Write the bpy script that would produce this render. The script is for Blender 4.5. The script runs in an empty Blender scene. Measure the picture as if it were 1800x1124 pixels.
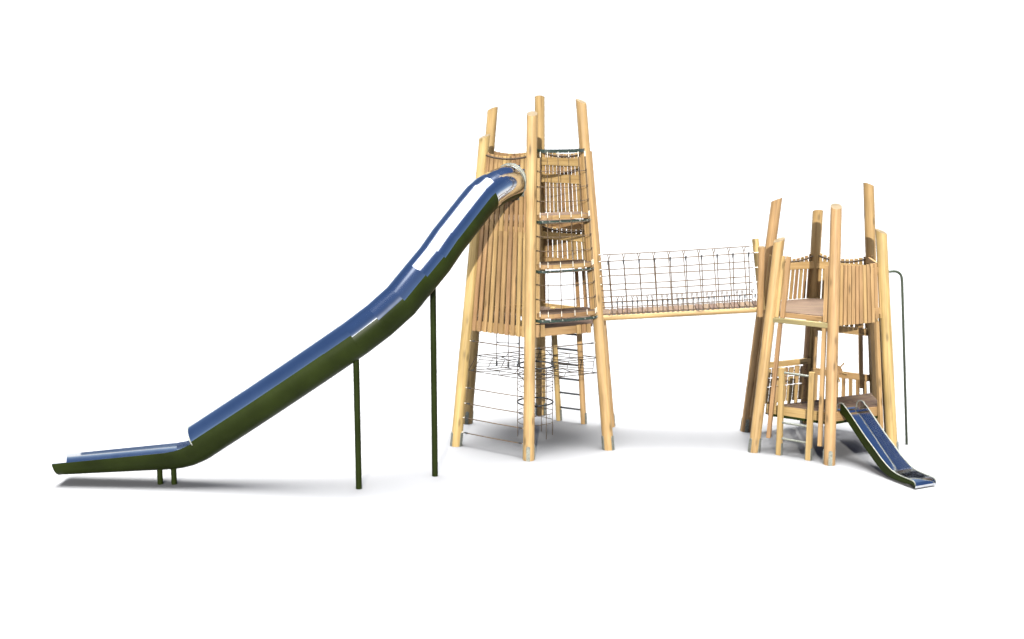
import bpy, math, random
from mathutils import Vector, Matrix
R = random.Random(11)
S = bpy.context.scene
COL = S.collection
V = Vector
def rad(d): return math.radians(d)

# ------------------------------------------------------------------ materials
def new_mat(name):
    m = bpy.data.materials.new(name); m.use_nodes = True
    nt = m.node_tree; nt.nodes.clear()
    out = nt.nodes.new('ShaderNodeOutputMaterial'); b = nt.nodes.new('ShaderNodeBsdfPrincipled')
    nt.links.new(b.outputs[0], out.inputs[0])
    return m, nt, b
def ramp(nt, stops, interp='LINEAR'):
    r = nt.nodes.new('ShaderNodeValToRGB'); e = r.color_ramp.elements; r.color_ramp.interpolation = interp
    while len(e) > 1: e.remove(e[-1])
    e[0].position = stops[0][0]; e[0].color = (*stops[0][1], 1)
    for p, c in stops[1:]:
        k = e.new(p); k.color = (*c, 1)
    return r
def wood(name, light, mid, dark, rough=.55, knots=True, spread=.3):
    """timber: grain runs along the third grain coordinate of every piece"""
    m, nt, b = new_mat(name); N, L = nt.nodes.new, nt.links.new
    at = N('ShaderNodeAttribute'); at.attribute_name = 'gc'
    ar = N('ShaderNodeAttribute'); ar.attribute_name = 'rnd'
    mp = N('ShaderNodeMapping'); mp.inputs['Scale'].default_value = (30, 30, 1.1); L(at.outputs['Vector'], mp.inputs['Vector'])
    n1 = N('ShaderNodeTexNoise'); n1.inputs['Scale'].default_value = 1.0; n1.inputs['Detail'].default_value = 5; n1.inputs['Roughness'].default_value = .62
    L(mp.outputs[0], n1.inputs['Vector'])
    r1 = ramp(nt, [(.30, dark), (.47, mid), (.66, light)]); L(n1.outputs['Fac'], r1.inputs['Fac'])
    # broad tone patches
    mp2 = N('ShaderNodeMapping'); mp2.inputs['Scale'].default_value = (5, 5, 1.6); L(at.outputs['Vector'], mp2.inputs['Vector'])
    n2 = N('ShaderNodeTexNoise'); n2.inputs['Scale'].default_value = 1.0; n2.inputs['Detail'].default_value = 2
    L(mp2.outputs[0], n2.inputs['Vector'])
    mr = N('ShaderNodeMapRange'); mr.inputs['From Min'].default_value = .3; mr.inputs['From Max'].default_value = .7
    mr.inputs['To Min'].default_value = .80; mr.inputs['To Max'].default_value = 1.13; L(n2.outputs['Fac'], mr.inputs['Value'])
    mr2 = N('ShaderNodeMapRange'); mr2.inputs['To Min'].default_value = 1 - spread * .6; mr2.inputs['To Max'].default_value = 1 + spread * .4
    L(ar.outputs['Fac'], mr2.inputs['Value'])
    mu = N('ShaderNodeMath'); mu.operation = 'MULTIPLY'; L(mr.outputs[0], mu.inputs[0]); L(mr2.outputs[0], mu.inputs[1])
    last = mu.outputs[0]
    if knots:
        mp3 = N('ShaderNodeMapping'); mp3.inputs['Scale'].default_value = (7, 7, 2.1); L(at.outputs['Vector'], mp3.inputs['Vector'])
        vo = N('ShaderNodeTexVoronoi'); vo.inputs['Scale'].default_value = 1.0; L(mp3.outputs[0], vo.inputs['Vector'])
        rk = ramp(nt, [(.0, (.42, .40, .38)), (.11, (.60, .58, .56)), (.17, (.86, .86, .86)), (.24, (1, 1, 1))]); L(vo.outputs['Distance'], rk.inputs['Fac'])
        mk = N('ShaderNodeMath'); mk.operation = 'MULTIPLY'; L(last, mk.inputs[0]); L(rk.outputs[0], mk.inputs[1]); last = mk.outputs[0]
    vm = N('ShaderNodeVectorMath'); vm.operation = 'SCALE'; L(r1.outputs[0], vm.inputs[0]); L(last, vm.inputs['Scale'])
    # slight hue drift per piece
    hs = N('ShaderNodeHueSaturation'); L(vm.outputs[0], hs.inputs['Color'])
    mh = N('ShaderNodeMapRange'); mh.inputs['To Min'].default_value = .487; mh.inputs['To Max'].default_value = .508; L(ar.outputs['Fac'], mh.inputs['Value'])
    L(mh.outputs[0], hs.inputs['Hue'])
    L(hs.outputs[0], b.inputs['Base Color'])
    b.inputs['Roughness'].default_value = rough
    b.inputs['Specular IOR Level'].default_value = .25
    bp = N('ShaderNodeBump'); bp.inputs['Strength'].default_value = .25; bp.inputs['Distance'].default_value = .004
    L(n1.outputs['Fac'], bp.inputs['Height']); L(bp.outputs[0], b.inputs['Normal'])
    return m
def plain(name, col, rough=.5, metal=0., spec=.4, var=.18, scale=9., bump=0., colour2=None):
    m, nt, b = new_mat(name); N, L = nt.nodes.new, nt.links.new
    tc = N('ShaderNodeTexCoord'); n = N('ShaderNodeTexNoise'); n.inputs['Scale'].default_value = scale; n.inputs['Detail'].default_value = 6
    L(tc.outputs['Object'], n.inputs['Vector'])
    c2 = colour2 or tuple(c * (1 + var) for c in col)
    r = ramp(nt, [(.3, tuple(c * (1 - var) for c in col)), (.7, c2)]); L(n.outputs['Fac'], r.inputs['Fac'])
    L(r.outputs[0], b.inputs['Base Color'])
    mr = N('ShaderNodeMapRange'); mr.inputs['To Min'].default_value = rough * .8; mr.inputs['To Max'].default_value = min(1, rough * 1.25)
    L(n.outputs['Fac'], mr.inputs['Value']); L(mr.outputs[0], b.inputs['Roughness'])
    b.inputs['Metallic'].default_value = metal; b.inputs['Specular IOR Level'].default_value = spec
    if bump:
        bp = N('ShaderNodeBump'); bp.inputs['Strength'].default_value = bump; bp.inputs['Distance'].default_value = .002
        L(n.outputs['Fac'], bp.inputs['Height']); L(bp.outputs[0], b.inputs['Normal'])
    return m
M_POST = wood('pine_post', (.275, .188, .082), (.243, .161, .065), (.165, .103, .039), spread=.12)
M_PLANK = wood('larch_plank', (.256, .168, .076), (.218, .138, .058), (.152, .090, .035), spread=.32)
M_DECK = wood('deck_plank', (.092, .061, .038), (.077, .049, .030), (.052, .032, .020), rough=.7, spread=.3)
M_WEATH = wood('weathered_beam', (.160, .128, .062), (.136, .107, .050), (.100, .077, .035), spread=.2)
M_STEEL = plain('polished_steel', (.66, .68, .71), rough=.10, metal=1., var=.05, scale=3)
M_END = plain('post_end_grain', (.098, .074, .043), rough=.7, spec=.1, var=.25, scale=14)
M_STEELB = plain('slide_bed_steel', (.62, .64, .68), rough=.08, metal=1., var=.05, scale=4)
M_OLIVE = plain('olive_steel_and_reflection', (.0095, .0140, .0022), rough=.38, spec=.06, var=.3, scale=1.6)  # steel's green reflection painted on slide outsides; also colours slide posts and joists
M_GREEN = plain('green_reflection_steel', (.009, .020, .0145), rough=.25, spec=.5, var=.3, scale=6)  # step rims and hoop: their green reflection is painted into the colour
M_POLE = plain('grey_green_coated_steel', (.026, .034, .021), rough=.35, spec=.3, var=.2, scale=3)
M_GALV = plain('galvanised_steel', (.12, .125, .105), rough=.55, metal=.35, var=.35, scale=38, bump=.3)
M_ROPE = plain('brown_rope', (.070, .049, .032), rough=.85, spec=.1, var=.4, scale=60, bump=.5)
M_ROPED = plain('dark_rope', (.038, .027, .018), rough=.85, spec=.1, var=.4, scale=60, bump=.5)
M_BLACK = plain('black_rubber', (.018, .019, .02), rough=.5, spec=.35, var=.3, scale=20)
M_FERR = plain('pale_ferrule', (.42, .40, .35), rough=.45, metal=.2, var=.1, scale=20)
M_GROUND = plain('pale_floor', (.16, .16, .16), rough=.95, spec=.0, var=.006, scale=300)

# ------------------------------------------------------------------ mesh builder
class MB:
    def __init__(s): s.v = []; s.f = []; s.gc = []; s.rn = []; s.mi = []; s.sm = []; s.sharp = set(); s.off = V((0, 0, 0)); s.r = .5
    def piece(s):
        s.off = V((R.uniform(0, 40), R.uniform(0, 40), R.uniform(0, 40))); s.r = R.random()
    def vert(s, p, g): s.v.append(tuple(p)); s.gc.append(tuple(V(g) + s.off)); s.rn.append(s.r); return len(s.v) - 1
    def face(s, ids, mi=0, sm=False): s.f.append(tuple(ids)); s.mi.append(mi); s.sm.append(sm)
    def box(s, A, B, wd, w, t, mi=0, ch=0.):
        """box with its length from A to B, w wide along wd, t thick; ch = chamfer on the long edges"""
        s.piece(); A = V(A); B = V(B); ax = (B - A); Ln = ax.length; ax.normalize()
        wd = V(wd); wd = (wd - ax * wd.dot(ax)).normalized(); td = ax.cross(wd)
        h, k = w / 2, t / 2
        if ch: prof = [(-h + ch, -k), (h - ch, -k), (h, -k + ch), (h, k - ch), (h - ch, k), (-h + ch, k), (-h, k - ch), (-h, -k + ch)]
        else: prof = [(-h, -k), (h, -k), (h, k), (-h, k)]
        n = len(prof)
        lo = [s.vert(A + wd * a + td * b, (a, b, 0)) for a, b in prof]
        hi = [s.vert(B + wd * a + td * b, (a, b, Ln)) for a, b in prof]
        for i in range(n):
            j = (i + 1) % n; s.face((lo[i], lo[j], hi[j], hi[i]), mi)
        s.face(lo[::-1], mi); s.face(hi, mi)
    def cyl(s, A, B, r0, r1=None, n=16, mi=0, cut=None, caps=True, piece=True, rings=1, wob=0., capmi=None):
        """tapered round bar; cut = (direction, slope) tilts the top face"""
        if piece: s.piece()
        r1 = r0 if r1 is None else r1
        A = V(A); B = V(B); ax = B - A; Ln = ax.length; ax.normalize()
        t = V((0, 0, 1)) if abs(ax.z) < .9 else V((1, 0, 0))
        x = ax.cross(t).normalized(); y = ax.cross(x)
        prev = None
        for k in range(rings + 1):
            f = k / rings; r = r0 + (r1 - r0) * f; ring = []
            for i in range(n):
                a = 2 * math.pi * i / n; d = x * math.cos(a) + y * math.sin(a)
                rr = r * (1 + (wob * math.sin(3.1 * f * Ln + a * 2) if wob else 0))
                p = A + ax * (Ln * f) + d * rr; l = Ln * f
                if cut and k == rings:
                    e = cut[1] * d.dot(V(cut[0])) * rr; p = p + ax * e; l += e
                ring.append(s.vert(p, (rr * math.cos(a), rr * math.sin(a), l)))
            if prev:
                for i in range(n):
                    j = (i + 1) % n; s.face((prev[i], prev[j], ring[j], ring[i]), mi, True)
            else: first = ring
            prev = ring
        if caps:
            s.face(first[::-1], mi); s.face(prev, mi if capmi is None else capmi)
            for rg in (first, prev):
                for i in range(n): s.sharp.add(frozenset((rg[i], rg[(i + 1) % n])))
    def tube(s, pts, r, n=6, mi=0, closed=False):
        """round bar swept along a list of points"""
        s.piece(); pts = [V(p) for p in pts]; m = len(pts); prev = None; first = None; l = 0; x = None
        for k in range(m):
            if closed: tg = pts[(k + 1) % m] - pts[k - 1]
            else: tg = pts[min(k + 1, m - 1)] - pts[max(k - 1, 0)]
            tg.normalize()
            if x is None:
                t = V((0, 0, 1)) if abs(tg.z) < .9 else V((1, 0, 0)); x = tg.cross(t).normalized()
            x = (x - tg * x.dot(tg)).normalized(); y = tg.cross(x)
            if k: l += (pts[k] - pts[k - 1]).length
            ring = [s.vert(pts[k] + (x * math.cos(2 * math.pi * i / n) + y * math.sin(2 * math.pi * i / n)) * r, (r * math.cos(2 * math.pi * i / n), r * math.sin(2 * math.pi * i / n), l)) for i in range(n)]
            if prev:
                for i in range(n):
                    j = (i + 1) % n; s.face((prev[i], prev[j], ring[j], ring[i]), mi, True)
            else: first = ring
            prev = ring
        if closed:
            for i in range(n):
                j = (i + 1) % n; s.face((prev[i], prev[j], first[j], first[i]), mi, True)
        else: s.face(first[::-1], mi); s.face(prev, mi)
    def prism(s, poly, z0, z1, ax, mi=0, side=0):
        """horizontal polygon extruded from z0 to z1; grain along ax"""
        s.piece(); ax = V(ax); sd = V((-ax.y, ax.x, 0)); n = len(poly)
        lo = [s.vert((p[0], p[1], z0), (V((p[0], p[1], 0)).dot(sd), z0, V((p[0], p[1], 0)).dot(ax))) for p in poly]
        hi = [s.vert((p[0], p[1], z1), (V((p[0], p[1], 0)).dot(sd), z1, V((p[0], p[1], 0)).dot(ax))) for p in poly]
        for i in range(n):
            j = (i + 1) % n; s.face((lo[i], lo[j], hi[j], hi[i]), side)
        s.face(lo[::-1], mi); s.face(hi, mi)
    def band(s, pts, h, t, up=(0, 0, 1), closed=True, mi=0):
        """flat strap of height h and thickness t along points (t grows outward)"""
        s.piece(); pts = [V(p) for p in pts]; m = len(pts); rings = []; l = 0
        for k in range(m):
            tg = (pts[(k + 1) % m] - pts[k - 1]) if closed else (pts[min(k + 1, m - 1)] - pts[max(k - 1, 0)])
            tg.normalize(); u = V(up); o = tg.cross(u).normalized()
            if k: l += (pts[k] - pts[k - 1]).length
            rings.append([s.vert(pts[k] + u * a + o * b, (a, b, l)) for a, b in ((0, 0), (0, t), (h, t), (h, 0))])
        for k in range(m if closed else m - 1):
            A, B = rings[k], rings[(k + 1) % m]
            for i in range(4):
                j = (i + 1) % 4; s.face((A[i], A[j], B[j], B[i]), mi, False)
        if not closed: s.face(rings[0], mi); s.face(rings[-1][::-1], mi)
    def build(s, name, mats, parent=None):
        root = parent
        while root is not None and root.parent is not None: root = root.parent
        o3 = root.location if root is not None else V((0, 0, 0))
        me = bpy.data.meshes.new(name)
        me.from_pydata([tuple(V(p) - o3) for p in s.v], [], s.f)
        if not isinstance(mats, (list, tuple)): mats = [mats]
        for m in mats: me.materials.append(m)
        me.polygons.foreach_set('material_index', s.mi); me.polygons.foreach_set('use_smooth', s.sm)
        a = me.attributes.new('gc', 'FLOAT_VECTOR', 'POINT'); a.data.foreach_set('vector', [c for g in s.gc for c in g])
        a = me.attributes.new('rnd', 'FLOAT', 'POINT'); a.data.foreach_set('value', s.rn)
        if s.sharp:
            sh = [frozenset(e.vertices) in s.sharp for e in me.edges]
            a = me.attributes.new('sharp_edge', 'BOOLEAN', 'EDGE'); a.data.foreach_set('value', sh)
        me.update()
        o = bpy.data.objects.new(name, me); COL.objects.link(o)
        if parent is not None: o.parent = parent
        return o
def thing(name, label, cat, loc, group=None):
    o = bpy.data.objects.new(name, None); COL.objects.link(o); o.location = loc
    o.empty_display_size = .3; o['label'] = label; o['category'] = cat
    if group: o['group'] = group
    return o

# ------------------------------------------------------------------ frame of the two six-post towers
class Tower:
    def __init__(s, cx, cy, r, rot, lean): s.c = V((cx, cy, 0)); s.r = r; s.rot = rot; s.lean = lean
    def post(s, k, z, dr=0.):
        a = s.rot - math.pi / 2 + k * math.pi / 3; r = s.r - s.lean * z + dr
        return V((s.c.x + r * math.cos(a), s.c.y + r * math.sin(a), z))
    def rdir(s, k):
        a = s.rot - math.pi / 2 + k * math.pi / 3; return V((math.cos(a), math.sin(a), 0))
    def nrm(s, k1, k2): return (s.rdir(k1) + s.rdir(k2)).normalized()
    def fp(s, k1, k2, u, z, off=0.):
        """point on the face between two posts: u across, z up, off outward"""
        return s.post(k1, z).lerp(s.post(k2, z), u) + s.nrm(k1, k2) * off
    def edge(s, k1, k2): return (s.post(k2, 0) - s.post(k1, 0)).normalized()
TA = Tower(0, 0, 1.5, -.0884881, .1055577)
TB = Tower(4.85219, -.436415, 1.32125, -.0777649, .1031831)
# posts: 0 front, 1 front right, 2 back right, 3 back, 4 back left, 5 front left

def build_posts(T, root, tops, r0, r1, slope=.55):
    for k in range(6):
        mb = MB(); A = T.post(k, -.02); B = T.post(k, tops[k])
        mb.cyl(A, B, r0, r1, n=28, cut=(-T.rdir(k), slope), rings=10, wob=.012, capmi=1)
        po = mb.build('post', [M_POST, M_END], root)
        for q in (0, 120, 240):
            sb = MB(); a = math.atan2(T.rdir(k).y, T.rdir(k).x) + rad(q)
            d = V((math.cos(a), math.sin(a), 0)); w = V((-d.y, d.x, 0)); ax = (B - A).normalized()
            p0 = A + ax * .02 + d * (r0 + .002); sb.box(p0, p0 + ax * .215, w, .062, .012)
            sb.cyl(p0 + ax * .215 - d * .006, p0 + ax * .215 + d * .006, .031, n=14)
            for hz in (.07, .17):
                sb.cyl(p0 + ax * hz + d * .004, p0 + ax * hz + d * .014, .011, n=8)
            sb.build('foot_strap', M_GALV, po)

def slats(mb, T, k1, k2, us, w, th, z0, ztop, off=0., hole=None, mi=0, jit=.0):
    e = T.edge(k1, k2); n = T.nrm(k1, k2)
    for u in us:
        zt = ztop(u) if callable(ztop) else ztop
        zb = z0(u) if callable(z0) else z0
        segs = [(zb, zt)]
        if hole:
            uc, zc, rr = hole; L = (T.post(k2, zc) - T.post(k1, zc)).length; dx = (u - uc) * L
            if abs(dx) < rr:
                dz = math.sqrt(rr * rr - dx * dx); segs = [(zb, zc - dz), (zc + dz, zt)]
        for a, b in segs:
            if b - a > .03:
                o = off + R.uniform(-jit, jit)
                mb.box(T.fp(k1, k2, u, a, o), T.fp(k1, k2, u, b, o), e, w * R.uniform(.96, 1.03), th, mi=mi)
def rail_part(parent, T, k1, k2, u0, u1, z, h, th, off, name='rail', mat=None):
    mb = MB(); rail(mb, T, k1, k2, u0, u1, z, h, th, off); return mb.build(name, mat or M_PLANK, parent)
def rail(mb, T, k1, k2, u0, u1, z, h, th, off, mi=0):
    mb.box(T.fp(k1, k2, u0, z, off), T.fp(k1, k2, u1, z, off), (0, 0, 1), h, th, mi=mi)
def spread(u0, u1, n): return [u0 + (u1 - u0) * i / (n - 1) for i in range(n)]
def sag(zt, d, u0=.06, u1=.94):
    return lambda u: zt - d * (1 - (2 * (u - u0) / (u1 - u0) - 1) ** 2)
def sag_rope(T, k1, k2, f, drop, off, u0, u1, parent, r=.016):
    mb = MB(); mb.tube([T.fp(k1, k2, u0 + (u1 - u0) * i / 16, f(u0 + (u1 - u0) * i / 16) - drop, off) for i in range(17)], r, n=8)
    return mb.build('threaded_rope', M_ROPED, parent)

def clip(poly, n, d):
    """keep the part of a 2-D polygon with p.n <= d"""
    out = []
    for i in range(len(poly)):
        p, q = poly[i], poly[(i + 1) % len(poly)]; a = p[0] * n[0] + p[1] * n[1] - d; b = q[0] * n[0] + q[1] * n[1] - d
        if a <= 0: out.append(p)
        if a * b < 0:
            t = a / (a - b); out.append((p[0] + (q[0] - p[0]) * t, p[1] + (q[1] - p[1]) * t))
    return out
def deck(T, z, ang, inset, cuts=(), light_hole=0., pw=.118, gap=.008, th=.04):
    mb = MB(); poly = [tuple(T.post(k, z, -inset).xy) for k in range(6)]
    for n, d in cuts: poly = clip(poly, n, d)
    ax = V((math.cos(ang), math.sin(ang), 0)); sd = (-ax.y, ax.x)
    vals = [p[0] * sd[0] + p[1] * sd[1] for p in poly]; lo, hi = min(vals), max(vals); y = lo
    while y < hi:
        q = clip(clip(poly, sd, min(y + pw - gap, hi)), (-sd[0], -sd[1]), -y)
        mid = y + pw / 2 - (T.c.x * sd[0] + T.c.y * sd[1]); a0 = T.c.x * ax.x + T.c.y * ax.y
        parts = [clip(q, ax.xy, a0 - light_hole), clip(q, (-ax.x, -ax.y), -a0 - light_hole)] if light_hole and abs(mid) < light_hole else [q]
        for q in parts:
            if len(q) > 2: mb.prism(q, z - th, z, ax)
        y += pw
    return mb

# ------------------------------------------------------------------ the setting
g = MB(); g.v = [(-400, -80, 0), (400, -80, 0), (400, 900, 0), (-400, 900, 0)]; g.gc = list(g.v); g.rn = [0] * 4; g.face((0, 1, 2, 3))
go = g.build('ground', M_GROUND); go['kind'] = 'structure'

# ------------------------------------------------------------------ tall tower
ta = thing('climbing_tower', 'tall tower of six leaning pine posts where the long slide starts', 'climbing tower', TA.c)
build_posts(TA, ta, [5.612, 5.808, 4.970, 5.855, 5.664, 5.231], .095, .086)
# face the slide leaves through (front left to front)
HOLE = (.60, 4.50, .315)
mb = MB()
slats(mb, TA, 5, 0, spread(.115, .905, 10), .070, .028, 2.0, 3.70, .0, jit=.003)
fA = sag(4.975, .055)
slats(mb, TA, 5, 0, spread(.115, .905, 10), .066, .028, 3.7, fA, .0, hole=HOLE, jit=.003)
pa = mb.build('slat_panel', M_PLANK, ta)
for u0, u1, z, h, o in ((.07, .95, 2.085, .165, -.036), (.07, .95, 3.695, .17, -.036), (.07, .34, 4.70, .15, -.036), (.86, .95, 4.70, .15, -.036), (.07, .95, 2.36, .07, -.22)):
    rail_part(pa, TA, 5, 0, u0, u1, z, h, .04, o)
sag_rope(TA, 5, 0, fA, .045, .024, .09, .93, pa)
# open climbing face (front to front right): only a skirt and two edge slats
mb = MB()
slats(mb, TA, 0, 1, [.105, .18], .07, .028, 2.0, 2.20, .0); slats(mb, TA, 0, 1, [.70, .775, .85], .072, .028, 2.0, 2.15, .0)
slats(mb, TA, 0, 1, [.115, .93], .07, .028, 2.215, 4.9, -.02)
p = mb.build('slat_panel', M_PLANK, ta)
rail_part(p, TA, 0, 1, .17, .88, 2.065, .13, .035, -.05)
# bridge side
mb = MB()
slats(mb, TA, 1, 2, spread(.09, .91, 11), .072, .028, 3.3, sag(4.93, .06), .0)
p = mb.build('slat_panel', M_PLANK, ta)
for z, h in ((4.7, .14), (3.4, .14), (2.085, .165)): rail_part(p, TA, 1, 2, .06, .94, z, h, .04, -.036)
# ladder side (back)
mb = MB()
fD = sag(4.95, .06); fD2 = sag(3.63, .07)
slats(mb, TA, 3, 2, spread(.085, .915, 12), .060, .014, 3.84, fD, .0, jit=.002)
slats(mb, TA, 3, 2, spread(.10, .90, 10), .076, .016, 2.95, fD2, .0, jit=.002)
slats(mb, TA, 3, 2, [.06, .645, .77, .86], .070, .016, 2.02, 2.94, .0)
pd = mb.build('slat_panel', M_PLANK, ta)
for z, h, o in ((4.455, .15, -.036), (4.75, .135, -.036), (3.425, .13, -.036), (2.99, .08, -.036), (3.635, .15, .05), (2.085, .165, -.036)): rail_part(pd, TA, 3, 2, .05, .95, z, h, .04, o)
sag_rope(TA, 3, 2, fD, .045, -.03, .06, .94, pd); sag_rope(TA, 3, 2, fD2, .045, -.03, .06, .94, pd)
for k1, k2 in ((4, 3), (5, 4)):
    mb = MB()
    slats(mb, TA, k1, k2, spread(.115, .905, 10), .080, .028, 2.0, 3.70, .0); slats(mb, TA, k1, k2, spread(.10, .92, 12), .072, .028, 3.705, sag(4.95, .06), .0)
    p = mb.build('slat_panel', M_PLANK, ta)
    for z, h in ((2.085, .165), (3.695, .17), (4.72, .14)): rail_part(p, TA, k1, k2, .06, .94, z, h, .04, -.036)
fl = deck(TA, 2.12, TA.rot, .12, light_hole=.28).build('deck', M_DECK, ta)  # hole added mid-deck to let sky light through onto the ground
nA = TA.nrm(5, 0)
deck(TA, 3.86, TA.rot + rad(60), .10, cuts=[((-nA.x, -nA.y), .05)]).build('deck', M_DECK, ta)

# ------------------------------------------------------------------ climbing cage on the open face
cg = thing('climbing_cage', 'bulging brown rope net with green rimmed half round wooden steps on tall tower', 'climbing net', TA.fp(0, 1, .5, 2.3))
def curve(z, bulge, depth=None, n=22, us=(.10, .945)):
    """plan line of the bulge: from one post, round the front, to the other"""
    L = (TA.post(1, z) - TA.post(0, z)).length; u0, u1 = us; pts = []
    for i in range(n + 1):
        t = math.pi * i / n; c = math.cos(t); sgn = (1 if c > 0 else -1) * abs(c) ** .62
        u = (u0 + u1) / 2 - (u1 - u0) / 2 * sgn
        pts.append(TA.fp(0, 1, u, z, bulge * (math.sin(t) ** .62)))
    return pts
steps = (2.39, 3.19, 3.99)
for z in steps:
    front = curve(z, .20); back = [TA.fp(0, 1, .93, z, -.25), TA.fp(0, 1, .11, z, -.25)]
    poly = [tuple(p.xy) for p in front] + [tuple(p.xy) for p in back]
    e = TA.edge(0, 1); nn = TA.nrm(0, 1); mb = MB(); vals = [p[0] * nn.x + p[1] * nn.y for p in poly]; y = min(vals)
    while y < max(vals):
        q = clip(clip(poly, (nn.x, nn.y), y + .14), (-nn.x, -nn.y), -y)
        if len(q) > 2: mb.prism(q, z - .07, z, e, side=1)
        y += .146
    st = mb.build('step', [M_DECK, M_PLANK], cg)
    mb = MB(); rim = curve(z - .128, .212, us=(.075, .95)); mb.band(rim, .042, .012, closed=False)
    for p in rim[4:-3:3]:
        mb.cyl(p + nn * .008 + V((0, 0, .028)), p + nn * .022 + V((0, 0, .028)), .014, n=8, mi=1)
    mb.build('rim', [M_GREEN, M_GALV], st)
mb = MB(); ring = []
zc = 5.0
for i in range(40):
    t = 2 * math.pi * i / 40; u = .53 - .42 * math.copysign(abs(math.cos(t)) ** .75, math.cos(t))
    o = .20 * math.sin(t) ** .75 if math.sin(t) > 0 else -.24 * abs(math.sin(t)) ** .75
    ring.append(TA.fp(0, 1, u, zc, o) + V((0, 0, -.012 - .05 * (o - .2) * .6)))
mb.band([ring[(i - 2) % 40] for i in range(25)], .055, .012, closed=False); mb.build('hoop', M_GREEN, cg)
# the net: uprights between the hoop and the lowest step, courses round the front
mb = MB()
def cage_pt(u, z, bulge=.225):
    x = min(1., abs(u - .525) / .43); c = x ** (1 / .62)
    return TA.fp(0, 1, u, z, bulge * math.sqrt(max(0, 1 - c * c)) ** .62)
us_net = [.105, .19, .37, .565, .75, .895, .945]
for u in us_net:
    mb.tube([cage_pt(u, z) for z in (4.99, 4.6, 3.99, 3.5, 3.19, 2.8, 2.33)], .0062, n=6)
    for z in (4.92, 3.95, 3.15, 2.35):
        mb.cyl(cage_pt(u, z + .085, .230), cage_pt(u, z, .230), .0066, n=6, mi=1)
course_us = [.06] + [.525 - .43 * math.copysign(abs(math.cos(math.pi * i / 24)) ** .62, math.cos(math.pi * i / 24)) for i in range(25)] + [.965]
for z in [2.63, 2.87, 3.08, 3.42, 3.65, 3.88, 4.22, 4.45, 4.70]:
    pts = [cage_pt(u, z - .012 * math.sin(math.pi * u), .229) if 0 < i < 26 else TA.fp(0, 1, u, z, .02) for i, u in enumerate(course_us)]
    mb.tube(pts, .0062, n=6)
    for a, b in ((pts[0], pts[2]), (pts[-1], pts[-3])): mb.cyl(a, a.lerp(b, .7), .0105, n=6, mi=2)
    for u in us_net:
        p = cage_pt(u, z - .012 * math.sin(math.pi * u), .228); mb.cyl(p - V((0, 0, .013)), p + V((0, 0, .013)), .0095, n=6, mi=2)
mb.build('net', [M_ROPE, M_FERR, M_ROPED], cg)

# ------------------------------------------------------------------ long slide
PLAN = []
def plan_path():
    x, y, h = -.405 + .10, -.80 + .14, TA.rot - math.pi / 2 + 5.5 * math.pi / 3; L1, RR = 1.9, 1.6
    turn = rad(176) - h; ds = .01; s = -.17; P = []
    while s < 8.3:
        P.append((s, x, y, h))
        if L1 <= s < L1 + RR * abs(turn): h += ds / RR * math.copysign(1, turn)
        x += math.cos(h) * ds; y += math.sin(h) * ds; s += ds
    return P
PLAN = plan_path()
def at_s(s):
    i = max(0, min(len(PLAN) - 1, int(round((s + .17) / .01)))); return PLAN[i]
ZC = [(-.17, 4.53), (0, 4.505), (.25, 4.475), (.464, 4.435), (.696, 4.365), (.9, 4.27), (1.089, 4.145), (1.4, 3.93), (1.75, 3.69), (2.341, 3.205), (2.752, 2.80), (3.233, 2.435), (4.064, 1.86), (4.913, 1.285), (5.84, .672), (5.98, .605), (6.12, .565), (6.28, .541), (8.06, .415)]
def z_at(s):
    for (a, za), (b, zb) in zip(ZC, ZC[1:]):
        if s <= b: return za + (zb - za) * (s - a) / (b - a)
    return ZC[-1][1]
def frame(s):
    _, x, y, h = at_s(s); c = V((x, y, z_at(s))); d = .06
    tg = V((math.cos(h), math.sin(h), (z_at(s + d) - z_at(s - d)) / (2 * d))).normalized()
    sd = V((-math.sin(h), math.cos(h), 0)); sd = -sd if False else sd
    up = sd.cross(tg); up = up if up.z > 0 else -up
    return c, sd, up, tg
SL_R = .288
sr = thing('long_slide', 'long curving tube slide, blue mirrored steel above with painted olive reflection below, on thin posts', 'slide', (-2.742, -3.028, 0))
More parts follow.
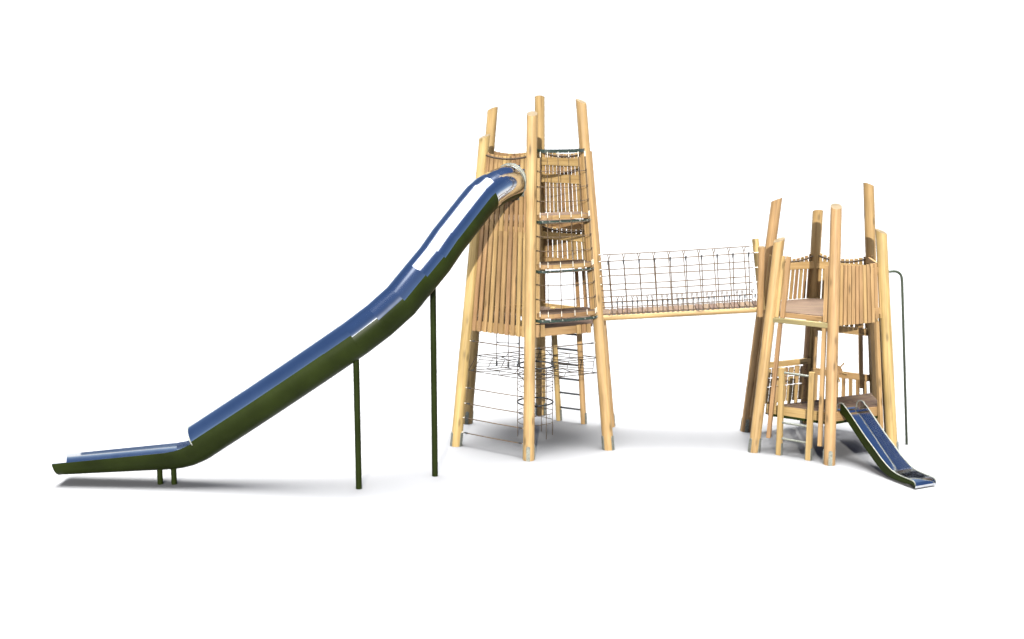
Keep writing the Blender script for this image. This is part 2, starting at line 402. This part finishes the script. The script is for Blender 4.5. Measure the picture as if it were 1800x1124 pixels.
def pipe(stations, r, phi0, phi1, n, name, parent, mats, thick=.012, split=True, olive=.235, olive_top=-.5):
    """pipe wall (outer and inner skin) through the stations, each run between two stations a straight length of sheet"""
    mb = MB(); mb.piece()
    def cap(ids): mb.face([mb.vert(mb.v[q], (0, 0, 0)) for q in ids], 0)
    closed = (not callable(phi0)) and phi1 - phi0 > 359
    cs = [frame(q)[0] for q in stations]; dirs = [(q - p).normalized() for p, q in zip(cs, cs[1:])]
    for k, (a, b) in enumerate(zip(stations, stations[1:])):
        ca, cb, ax = cs[k], cs[k + 1], dirs[k]
        sa = V((-ax.y, ax.x, 0)).normalized(); ua = sa.cross(ax); ua = ua if ua.z > 0 else -ua; sb, ub = sa, ua
        ma = (ax + dirs[k - 1]).normalized() if k else ax; mbn = (ax + dirs[k + 1]).normalized() if k + 1 < len(dirs) else ax
        def on(c, m, o): return c + o - ax * (o.dot(m) / ax.dot(m))
        def ph(s, i):
            p0, p1 = (phi0, phi1) if not callable(phi0) else (-phi0(s), phi0(s))
            return rad(p0 + (p1 - p0) * i / n)
        skins = []
        for rr in (r, r - thick):
            ra = [mb.vert(on(ca, ma, (sa * math.sin(ph(a, i)) - ua * math.cos(ph(a, i))) * rr), (0, 0, 0)) for i in range(n + 1)]
            rb = [mb.vert(on(cb, mbn, (sb * math.sin(ph(b, i)) - ub * math.cos(ph(b, i))) * rr), (0, 0, 0)) for i in range(n + 1)]
            skins.append((ra, rb))
        for q, (ra, rb) in enumerate(skins):
            for i in range(n):
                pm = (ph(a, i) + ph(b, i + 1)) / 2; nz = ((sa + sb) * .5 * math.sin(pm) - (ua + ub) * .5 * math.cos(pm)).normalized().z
                mi = 1 if (q == 0 and nz < (olive if b > .85 else olive_top)) else 0  # faces turned down take the painted olive ground reflection
                f = (ra[i], ra[i + 1], rb[i + 1], rb[i]); mb.face(f if q == 0 else f[::-1], mi, True)
        (ra, rb), (qa, qb) = skins
        if not closed:
            cap((ra[0], rb[0], qb[0], qa[0])); cap((ra[n], qa[n], qb[n], rb[n]))
        if a == stations[0]:
            for i in range(n): cap((ra[i], qa[i], qa[i + 1], ra[i + 1]))
        if b == stations[-1]:
            for i in range(n): cap((rb[i], rb[i + 1], qb[i + 1], qb[i]))
    return mb.build(name, mats, parent)
st = [-.10, .0, .10, .20, .30, .40, .50, .60, .70, .80, .90, 1.0, 1.15, 1.75, 2.05, 2.35, 2.68, 3.02, 3.36, 3.75, 4.2, 4.9, 5.82]
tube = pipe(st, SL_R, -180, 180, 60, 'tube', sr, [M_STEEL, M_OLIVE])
def half(s): return 103 - 22 * max(0, min(1, (s - 5.84) / 2.2))
st2 = [5.76, 5.84, 5.90, 6.0, 6.12, 6.28, 8.05]
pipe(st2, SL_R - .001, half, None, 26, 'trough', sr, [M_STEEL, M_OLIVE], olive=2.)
mb = MB(); c9, s9, u9, t9 = frame(5.76); c9 = frame(5.82)[0]
mb.tube([c9 + (s9 * math.sin(rad(a)) - u9 * math.cos(rad(a))) * (SL_R + .002) for a in range(96, 266, 5)], .010, n=10); mb.build('lip', M_GALV, tube)
# flange where the tube meets the slatted face
mb = MB(); nf = TA.nrm(5, 0); ef = TA.edge(5, 0); c0, sd0, up0, tg0 = frame(.05)
pa0 = TA.fp(5, 0, .60, 4.50, 0.03)
axn = (c0 - frame(-.1)[0]).normalized()
cF = frame(.02)[0]
for k, (o, rr) in enumerate(((-.01, SL_R + .03), (.014, SL_R + .03), (.018, SL_R + .018), (.03, SL_R + .004))):
    ringv = []
    for i in range(40):
        a = 2 * math.pi * i / 40; p = cF + (sd0 * math.sin(a) - up0 * math.cos(a)) * rr + nf * o; ringv.append(mb.vert(p, (0, 0, 0)))
    if k:
        for i in range(40):
            j = (i + 1) % 40; mb.face((pv[i], pv[j], ringv[j], ringv[i]), 0, k != 2)
    pv = ringv
mb.build('mouth_flange', M_GALV, sr)
for px, py, r in ((-2.742, -3.028, .047), (-1.62, -2.38, .047)):
    # find the underside above this post
    i = min(range(len(PLAN)), key=lambda q: (PLAN[q][1] - px) ** 2 + (PLAN[q][2] - py) ** 2); s0 = PLAN[i][0]; c, sd, up, tg = frame(s0)
    mb = MB(); mb.cyl((px, py, 0), (px, py, z_at(s0) - SL_R / up.z + .03), r, n=16); mb.build('support_post', M_OLIVE, sr)
for px in (-5.835, -5.62):
    mb = MB(); mb.cyl((px, -2.80, 0), (px, -2.80, .27), .043, n=16); mb.build('leg', M_OLIVE, sr)

# ------------------------------------------------------------------ low tower
tb = thing('play_tower', 'low tower of six leaning pine posts with two decks and a railed upper floor', 'play tower', TB.c)
build_posts(TB, tb, [4.155, 3.714, 4.408, 3.904, 4.139, 3.560], .092, .088)
# entrance face (front left to front)
for u, ww, zt in ((.105, .075, 3.30), (.20, .075, 3.30), (.875, .065, 3.2)):
    mb = MB(); slats(mb, TB, 5, 0, [u], ww, .03, 2.29, zt, .0); mb.build('slat', M_PLANK, tb)
mb = MB(); rail(mb, TB, 5, 0, .06, .94, 2.245, .075, .10, .0); mb.build('edge_beam', M_WEATH, tb)
for k1, k2, u, z0, z1 in ((5, 0, .185, .28, 2.20), (5, 0, .875, .28, 2.20), (0, 1, .865, .45, 2.24), (4, 3, .90, .82, 2.3), (3, 2, .10, .82, 2.3), (3, 2, .815, .82, 2.3), (2, 1, .12, .3, 2.3), (2, 1, .88, .3, 2.3), (4, 5, .12, .3, 2.3), (4, 5, .88, .3, 2.3)):
    mb = MB(); off = .02 if (k1, k2) == (5, 0) else -.05
    mb.box(TB.fp(k1, k2, u, z0, off), TB.fp(k1, k2, u, z1, off), TB.edge(k1, k2), .065, .065, ch=.006); mb.build('stud', M_PLANK, tb)
# front right railing
mb = MB()
slats(mb, TB, 0, 1, spread(.115, .735, 9), .060, .03, 2.245, lambda u: 3.20 + .015 * math.sin(u * 9), .03, jit=.003)
slats(mb, TB, 0, 1, [.83, .925], .07, .03, 2.30, 3.20, .0)
p = mb.build('slat_panel', M_PLANK, tb)
rail_part(p, TB, 0, 1, .06, .95, 3.08, .10, .035, -.006); rail_part(p, TB, 0, 1, .06, .95, 2.42, .10, .035, -.006)
# back railings with a sagging rope
for k1, k2, zb, n, zt in ((4, 3, 2.36, 10, 3.17), (3, 2, 1.90, 11, 3.18)):
    f = sag(zt, .085); mb = MB(); slats(mb, TB, k1, k2, spread(.10, .90, n), .060, .015, zb, f, .0, jit=.002)
    p = mb.build('slat_panel', M_PLANK, tb); rail_part(p, TB, k1, k2, .03, .97, 2.965, .125, .045, -.04)
    if zb < 2: rail_part(p, TB, k1, k2, .06, .93, 1.84, .12, .06, -.05)
    sag_rope(TB, k1, k2, f, .045, -.03, .05, .95, p)
rail_part(tb, TB, 2, 1, .06, .94, 3.12, .10, .04, -.05)
for k1, k2 in ((2, 1), (4, 5)):
    for u in (.1, .9):
        mb = MB(); slats(mb, TB, k1, k2, [u], .07, .03, 2.29, 3.2, .0); mb.build('slat', M_PLANK, tb)
d = deck(TB, 2.37, TB.rot + rad(4), .13); dk = d.build('deck', M_DECK, tb)
for k in range(6): rail_part(dk, TB, k, (k + 1) % 6, .09, .91, 2.325, .075, .03, -.075, 'fascia')
nF = TB.nrm(0, 1); cF_ = TB.fp(0, 1, .5, .8)
d = deck(TB, .81, math.atan2(TB.edge(0, 1).y, TB.edge(0, 1).x), .14, cuts=[((-nF.x, -nF.y), -(cF_.x * nF.x + cF_.y * nF.y) + .90)]); dk2 = d.build('deck', M_DECK, tb)
for k1, k2 in ((5, 0), (0, 1)):
    rail_part(dk2, TB, k1, k2, .08, .92, .73, .15, .035, -.115, 'fascia')
    rail_part(dk2, TB, k1, k2, .10, .90, .632, .042, .05, -.13, 'joist', M_OLIVE)
# low back railing with upright slats
mb = MB(); slats(mb, TB, 3, 2, spread(.13, .86, 8), .062, .028, .34, 1.0, -.03); p = mb.build('slat_panel', M_PLANK, tb); rail_part(p, TB, 3, 2, .06, .94, 1.02, .115, .04, -.066)

# shelf wall with turning blocks on the back left face
pp = thing('block_panel', 'back panel with three rows of pale wooden blocks under a rail', 'play panel', TB.fp(4, 3, .5, .82, -.06))
mb = MB(); rail(mb, TB, 4, 3, .10, .95, 1.215, .10, .045, -.10); mb.build('top_rail', M_PLANK, pp)
for u in (.12, .90):
    mb = MB(); mb.box(TB.fp(4, 3, u, .30, -.055), TB.fp(4, 3, u, 1.20, -.055), TB.edge(4, 3), .075, .04); mb.build('side_post', M_PLANK, pp)
for zr, hh, nm in ((1.06, .145, 'block'), (.893, .14, 'block'), (.655, .285, 'board')):
    bar = MB(); bar.cyl(TB.fp(4, 3, .12, zr, -.105), TB.fp(4, 3, .88, zr, -.105), .007, n=8); bar.build('spindle', M_BLACK, pp)
    for u in spread(.20, .82, 7):
        mb = MB(); ee = TB.edge(4, 3); a = TB.fp(4, 3, u, zr - hh / 2, -.105); b = TB.fp(4, 3, u, zr + hh / 2 + R.uniform(-.012, .012), -.105)
        mb.box(a, b, ee, .098 if hh < .2 else .105, .05, ch=.014); mb.build(nm, M_PLANK, pp)
for u in spread(.15, .87, 7):
    mb = MB(); mb.box(TB.fp(4, 3, u, .30, -.09), TB.fp(4, 3, u, .53, -.09), TB.edge(4, 3), .055, .03); mb.build('slat', M_PLANK, pp)

# ship's wheel
wc = TB.fp(3, 2, .478, 1.095, -.16); wn = TB.nrm(3, 2); we = TB.edge(3, 2)
wh = thing('ship_wheel', 'small wooden ship wheel on the low back railing behind the front post', 'wheel', wc)
mb = MB(); mb.cyl(wc - wn * .014, wc + wn * .014, .105, n=28); mb.build('disc', M_PLANK, wh)
mb = MB(); mb.cyl(wc + wn * .012, wc + wn * .10, .022, n=12); mb.build('axle', M_GALV, wh)
for q in range(6):
    a = rad(q * 60 + 2 + 48); dd = we * math.cos(a) + V((0, 0, 1)) * math.sin(a)
    mb = MB(); p0 = wc + dd * .09; mb.cyl(p0, p0 + dd * .105, .013, .011, n=10); mb.cyl(p0 + dd * .095, p0 + dd * .112, .016, n=10); mb.build('handle', M_PLANK, wh)

# entry steps
en = thing('entry_steps', 'two square posts with three steel bars before the low tower deck', 'ladder', (4.25, -1.36, 0))
for x, y in ((4.046, -1.19), (4.466, -1.50)):
    mb = MB(); ex = V((.805, -.593, 0)); mb.box((x, y, 0), (x + .005, y + .01, 1.475), ex, .088, .088, ch=.012); po = mb.build('post', M_POST, en)
    for sgn in (-1, 1):
        sb = MB(); c = V((x, y, 0)) + ex * sgn * .048; sb.box(c, c + V((0, 0, .2)), (.593, .805, 0), .06, .010); sb.build('foot_strap', M_GALV, po)
for z in (1.405, .56, .285):
    mb = MB(); mb.cyl((4.046, -1.19, z), (4.466, -1.50, z), .019, n=12); mb.build('rung', M_GALV, en)

# ------------------------------------------------------------------ small slide
SD = TB.nrm(0, 1); SN = TB.edge(0, 1); SO = V((4.983, -1.549, 0)) + SN * .205
ss = thing('small_slide', 'short open steel slide with blue sheen from the lower deck', 'slide', SO + SD * 1.2)
prof = [(-.16, .835, .10), (-.06, .828, .12), (.02, .80, .13), (.09, .755, .145), (.30, .60, .145), (.55, .415, .145), (.80, .245, .15), (.92, .172, .14), (1.03, .122, .125), (1.13, .095, .10), (1.22, .083, .078), (1.35, .080, .058), (1.64, .088, .040), (1.69, .080, .040), (1.715, .055, .040), (1.72, .03, .040)]
def loft(sections, name, mat, parent, smooth=True, closed=False):
    mb = MB(); mb.piece(); rows = [[mb.vert(p, (p[0], p[1], p[2])) for p in sec] for sec in sections]
    for A, B in zip(rows, rows[1:]):
        for i in range(len(A) - 1 + (1 if closed else 0)): 
            j = (i + 1) % len(A); mb.face((A[i], A[j], B[j], B[i]), 0, smooth)
    if closed: mb.face(rows[0][::-1]); mb.face(rows[-1])
    return mb.build(name, mat, parent)
hw = .205
def fine(P, step=.025):
    """smooth curve through the profile points"""
    out = []
    for i in range(len(P) - 1):
        a, b, c, d = P[max(i - 1, 0)], P[i], P[i + 1], P[min(i + 2, len(P) - 1)]; n = max(1, int((c[0] - b[0]) / step))
        for k in range(n):
            t = k / n
            def cr(q):
                mb_ = (c[q] - a[q]) / (c[0] - a[0]) * (c[0] - b[0]); mc_ = (d[q] - b[q]) / (d[0] - b[0]) * (c[0] - b[0])
                return b[q] * (1 + 2 * t) * (1 - t) ** 2 + mb_ * t * (1 - t) ** 2 + c[q] * t * t * (3 - 2 * t) + mc_ * t * t * (t - 1)
            out.append((b[0] + (c[0] - b[0]) * t, cr(1), cr(2)))
    return out + [P[-1]]
pf = fine(prof)
bed = []
for s, z, h in pf:
    c = SO + SD * s; bed.append([c - SN * hw * .99 + V((0, 0, z)), c + SN * hw * .99 + V((0, 0, z)), c + SN * hw * .99 + V((0, 0, z - .006)), c - SN * hw * .99 + V((0, 0, z - .006))])
loft(bed, 'bed', M_STEELB, ss, smooth=False, closed=True)
for sg in (-1, 1):
    secs = []
    for s, z, h in [q for q in pf if q[0] > -.07]:
        c = SO + SD * s + SN * hw * sg; lo = -.035 if s < 1.6 else -.02; o = SN * sg
        secs.append([c + V((0, 0, z + lo)), c + o * .006 + V((0, 0, z + lo)), c + o * .006 + V((0, 0, z + h)), c + V((0, 0, z + h))])
    side = loft(secs, 'side_wall', M_OLIVE if sg < 0 else M_STEELB, ss, smooth=False, closed=True)  # outside of the near wall carries its reflection painted in olive
    if sg < 0: loft([[x[0] + SN * .003, x[3] + SN * .003, x[3] + SN * .005, x[0] + SN * .005] for x in secs], 'inner_skin', M_STEELB, side, smooth=False, closed=True)
    mb = MB(); c0 = SO + SN * hw * sg
    rimp = [c0 + SD * -.15 + V((0, 0, .80)), c0 + SD * -.145 + V((0, 0, .90)), c0 + SD * -.11 + V((0, 0, .945)), c0 + SD * -.05 + V((0, 0, .962)), c0 + SD * .01 + V((0, 0, .955))]
    rimp += [c0 + SD * s + V((0, 0, z + h)) for s, z, h in pf if s > .05]
    mb.tube(rimp, .0095, n=10); mb.build('rim', M_GALV, side)

# ------------------------------------------------------------------ fire pole
fp_ = thing('fire_pole', 'thin dark green metal sliding pole bent over at the top beside low tower', 'pole', (6.369, -.562, 0))
mb = MB(); pts = [V((6.369, -.562, 0)), V((6.155, -.51, 2.80))]
for i in range(1, 7):
    a = rad(15 * i); pts.append(V((6.145 - .13 * (1 - math.cos(a)), -.507, 2.86 + .13 * math.sin(a))))
pts.append(V((5.70, -.62, 2.995)))
mb.tube(pts, .021, n=12); mb.build('shaft', M_POLE, fp_)
mb = MB(); mb.cyl((5.74, -.61, 2.994), (5.69, -.624, 2.994), .05, n=14); mb.build('clamp', M_GALV, fp_)

# ------------------------------------------------------------------ net bridge
BA = rad(-5.1); BD = V((math.cos(BA), math.sin(BA), 0)); BN = V((math.sin(BA), -math.cos(BA), 0))
def zb(d): return 2.206 + .0706 * (d - 1.222)
def bp(d, o, dz): return BD * d + BN * o + V((0, 0, zb(d) + dz))
br = thing('net_bridge', 'wooden plank bridge with brown rope net sides between the two towers', 'bridge', BD * 2.5)
def zb(d): return 2.165 + .0706 * (d - 1.222)
def op(sg, dz): return sg * (.22 + .23 * max(0, dz))          # the sides lean outward
def sp(d, sg, dz): return bp(d, op(sg, dz), dz)
for o in (.22, -.22):
    mb = MB(); mb.cyl(bp(1.08, o, 0), bp(3.83, o, 0), .048, n=16, rings=4, wob=.01); mb.build('log_beam', M_POST, br)
mb = MB(); d0 = 1.10
while d0 < 3.78:
    mb.box(bp(d0, -.25, .058), bp(d0, .225, .058), BD, .112, .03); d0 += .121
mb.build('deck', M_DECK, br)
for sg in (1, -1):
    mb = MB(); top = 1.0
    for dz in (1.0, .745, .49, .28, .185):
        mb.tube([sp(1.03, sg, dz), sp(2.4, sg, dz - .010), sp(3.74, sg, dz)], .0084, n=6)
        for a, b in ((1.03, 1.13), (3.66, 3.76)): mb.cyl(sp(a, sg, dz), sp(b, sg, dz), .0085, n=6, mi=1)
    for i in range(10):
        dt = 1.247 + .2577 * i; dbm = 1.334 + .2560 * i
        if sg > 0:
            mb.tube([sp(dt, sg, top), sp(dbm, sg, .0)], .0082, n=6)
            p = sp(dt, sg, top); mb.cyl(p + V((0, 0, .012)), p - V((0, 0, .06)), .015, .011, n=8, mi=2)
        else:
            mb.tube([sp(dt, sg, .91), sp(dbm, sg, .0)], .0082, n=6)
            for q in (-.026, .026): mb.tube([sp(dt + q, sg, top), sp(dt, sg, .91)], .0066, n=5)
        for q in ((.3333, .6667) if i < 9 else (.3333,)):
            ds = dbm + .256 * q
            mb.tube([sp(ds - .01, sg, .27 if sg > 0 else .21), sp(ds, sg, .0)], .0074, n=6)
            if sg > 0:
                p = sp(ds - .01, sg, .275); mb.cyl(p + V((0, 0, .01)), p - V((0, 0, .045)), .013, .010, n=8, mi=2)
            else:
                for w in (-.02, .02): mb.tube([sp(ds - .01 + w, sg, .28), sp(ds - .01, sg, .21)], .0062, n=5)
    d1 = 1.25
    while d1 < 3.7:
        mb.cyl(bp(d1, sg * .235, .05), bp(d1 + .05, sg * .235, .05), .007, n=6, mi=2); d1 += .083
    mb.build('side_net', [M_ROPE, M_FERR, M_BLACK], br)
for A, B in ((bp(3.774, .45, 1.06), bp(3.80, .30, -.10)), (bp(3.755, -.45, 1.085), bp(3.90, -.30, -.10))):
    mb = MB(); A = V((A.x, A.y, 3.44 if A.y < -.5 else 3.468)); mb.cyl(B, A, .055, .057, n=18, capmi=1); mb.build('end_post', [M_POST, M_END], br)

# ------------------------------------------------------------------ ladder under the tall tower
ld = thing('rung_ladder', 'wooden ladder with black metal rungs behind the hoops under tall tower', 'ladder', (.68, .95, 0))
nl = TA.nrm(3, 2)
feet = (V((.459, 1.07, 0)), V((.901, .825, 0))); tops = tuple(f - nl * .225 + V((0, 0, 2.14)) for f in feet)
for f, t in zip(feet, tops):
    mb = MB(); mb.cyl(f, t, .052, .050, n=16); po = mb.build('post', M_POST, ld)
    sb = MB(); e = TA.edge(3, 2); p0 = f + e * .05; sb.box(p0, p0 + V((-.01, -.015, .21)), nl, .05, .014); sb.build('foot_strap', M_GALV, po)
for z in (.26, .545, .82, 1.10, 1.38, 1.67):
    mb = MB(); mb.cyl(feet[0].lerp(tops[0], z / 2.14), feet[1].lerp(tops[1], z / 2.14), .018, n=10); mb.build('rung', M_BLACK, ld)

# ------------------------------------------------------------------ crawl net hung under the tall tower
cn = thing('crawl_net', 'flat brown rope web with a hanging rope tube and two black hoops', 'climbing net', (0, 0, 0))
WZ = 1.292; HR = .312
for z in (1.271, .614):
    mb = MB(); mb.tube([(HR * math.cos(2 * math.pi * i / 40), HR * math.sin(2 * math.pi * i / 40), z) for i in range(40)], .0145, n=8, closed=True); mb.build('hoop', M_BLACK, cn)
mb = MB()
for q in range(6):
    a = rad(q * 60 + 8); x, y = HR * math.cos(a), HR * math.sin(a)
    mb.tube([(x, y, 1.27), (x, y, .614), (x * .99, y * .99, .0)], .0064, n=6)
for z in (1.18, 1.10, .95, .84, .44, .27):
    mb.tube([((HR - .004 * math.cos(q * 6 * .26)) * math.cos(2 * math.pi * q / 30), (HR - .004) * math.sin(2 * math.pi * q / 30), z + .006 * math.sin(q * 1.3)) for q in range(30)], .0056, n=6, closed=True)
mb.build('rope_tube', M_ROPE, cn)
mb = MB()
wp = [TA.post(k, WZ, -.10) for k in range(6)]; hp = []
for k in range(6):
    dd = TA.rdir(k); hp.append(V((dd.x * HR, dd.y * HR, WZ - .015)))
def w(k, f, k2=None, g=0.):
    a = wp[k].lerp(hp[k], f)
    if k2 is not None: a = a.lerp(wp[k2].lerp(hp[k2], f), g)
    return a
def knot(p, d):
    d = d.normalized(); mb.cyl(p - d * .028, p + d * .02, .0095, n=6, mi=1)
for k in range(6):
    k2 = (k + 1) % 6
    mb.tube([TA.post(k, WZ, -.06), w(k, 0), w(k2, 0), TA.post(k2, WZ, -.06)], .0064, n=6)
    mb.tube([w(k, 0), hp[k]], .0064, n=6)
    for q in (wp[k].lerp(hp[k], .08), wp[k].lerp(hp[k], .93)): knot(q, hp[k] - wp[k])
    if k in (1, 4):       # square mesh bays at both ends
        for f in (.1, .37, .64): mb.tube([w(k, f), w(k, f, k2, 1.)], .0056, n=6)
        for gq in (.25, .5, .75): mb.tube([w(k, .10, k2, gq), w(k, .9, k2, gq)], .0056, n=6)
    else:                 # triangular bays
        for f in (.35, .68):
            mb.tube([w(k, f), w(k, f, k2, 1.)], .0056, n=6)
            for gq in (.25, .75): knot(w(k, f, k2, gq), wp[k2] - wp[k])
        fr = [0, .35, 0, .35, 0]; n = 5
        for i in range(n - 1):
            mb.tube([w(k, fr[i], k2, .1 + .8 * i / (n - 1)), w(k, fr[i + 1], k2, .1 + .8 * (i + 1) / (n - 1))], .0064, n=6)
        for i in range(3):
            mb.tube([w(k, (.35, .68, .35)[i], k2, .2 + .3 * i), w(k, (.68, .35, .68)[i], k2, .35 + .3 * i)], .0064, n=6)
mb.build('web', [M_ROPED, M_BLACK], cn)
for x, y in ((-.67, -.13), (-.47, -.27), (-.285, -.02), (-.275, -.24), (.285, -.05), (.30, -.22)):
    mb = MB(); mb.tube([(x, y, WZ), (x, y, 2.15)], .0064, n=6); mb.cyl((x, y, WZ - .01), (x, y, WZ + .075), .015, n=8, mi=1); mb.build('hanger', [M_ROPED, M_BLACK], cn)
mb = MB(); a = V((-.67, -.13, 1.70)); b = V((-.275, -.24, 1.70)); mb.tube([a, b], .0056, n=6)
for p, q in ((a, b), (b, a)): mb.cyl(p, p.lerp(q, .09), .013, n=6, mi=1)
mb.build('cross_rope', [M_ROPED, M_BLACK], cn)

# ------------------------------------------------------------------ ropes strung between the legs of the tall tower
GR = 'single ropes strung between the tall tower legs'
def leg_rope(k1, k2, z, label):
    a = TA.fp(k1, k2, .06, z); b = TA.fp(k1, k2, .945, z)
    t = thing('climbing_rope', label, 'rope', (a + b) / 2, GR)
    mb = MB(); mb.tube([a, a.lerp(b, .5) - V((0, 0, .006)), b], .0082, n=8); mb.build('line', M_ROPE, t)
    mb = MB(); mb.cyl(a, a.lerp(b, .03), .010, n=8); mb.cyl(b, b.lerp(a, .03), .010, n=8); mb.build('ferrule', M_FERR, t)
    mb = MB(); mb.cyl(a.lerp(b, .055), a.lerp(b, .09), .014, n=8); mb.cyl(b.lerp(a, .055), b.lerp(a, .09), .014, n=8); mb.build('sleeve', M_BLACK, t)
leg_rope(5, 0, 1.823, 'topmost rope left of the front leg, just under the slatted skirt')
leg_rope(5, 0, 1.02, 'rope left of the front leg, first below the flat web')
leg_rope(5, 0, .752, 'rope left of the front leg, level between web and ground')
leg_rope(5, 0, .503, 'rope left of the front leg, second above the ground')
leg_rope(5, 0, .247, 'lowest rope left of the front leg, close to the ground')
leg_rope(0, 1, 1.822, 'lone rope right of the front leg, crossing before the ladder')

# ------------------------------------------------------------------ light
wd = bpy.data.worlds.new('World'); S.world = wd; wd.use_nodes = True; nt = wd.node_tree; nt.nodes.clear()
N, L = nt.nodes.new, nt.links.new
tc = N('ShaderNodeTexCoord'); sx = N('ShaderNodeSeparateXYZ'); L(tc.outputs['Generated'], sx.inputs[0])
WH = (.64, .64, .64); ZE = (39, 39, 39.2)
rp = ramp(nt, [(0, WH), (.078, WH), (.115, (.29, .37, .49)), (.20, (.145, .215, .34)), (.34, (.070, .118, .235)), (.60, (.037, .073, .175)), (.84, (.038, .08, .205)), (.885, (1.1, 1.2, 1.4)), (.935, (5.5, 5.6, 5.9)), (.955, ZE), (1, ZE)])
cl = N('ShaderNodeMath'); cl.operation = 'MAXIMUM'; cl.inputs[1].default_value = 0; L(sx.outputs['Z'], cl.inputs[0]); L(cl.outputs[0], rp.inputs['Fac'])
bg = N('ShaderNodeBackground'); L(rp.outputs[0], bg.inputs['Color']); bg.inputs['Strength'].default_value = 1.0
wo = N('ShaderNodeOutputWorld'); L(bg.outputs[0], wo.inputs[0])
sl = bpy.data.lights.new('sun', 'SUN'); sl.energy = 5.0; sl.angle = rad(.55); sl.color = (1.0, .965, .89)
so = bpy.data.objects.new('sun', sl); COL.objects.link(so)
el, az = rad(15.8), rad(3.7)
dirv = V((math.sin(az) * math.cos(el), math.cos(az) * math.cos(el), -math.sin(el)))
so.rotation_euler = dirv.to_track_quat('-Z', 'Y').to_euler(); so.location = (0, -30, 12)

# ------------------------------------------------------------------ camera
cd = bpy.data.cameras.new('camera'); cd.sensor_width = 36; cd.lens = 45; cd.clip_end = 3000
co = bpy.data.objects.new('camera', cd); COL.objects.link(co); co.location = (-.4053, -21.8042, 5.9963); co.rotation_euler = (rad(90 - 10.19135), 0, 0)
S.camera = co
S.render.engine = 'CYCLES'
S.cycles.use_denoising = True
S.cycles.max_bounces = 8
S.view_settings.view_transform = 'Standard'; S.view_settings.look = 'None'; S.view_settings.exposure = .8; S.view_settings.gamma = 1
S.view_settings.use_curve_mapping = False
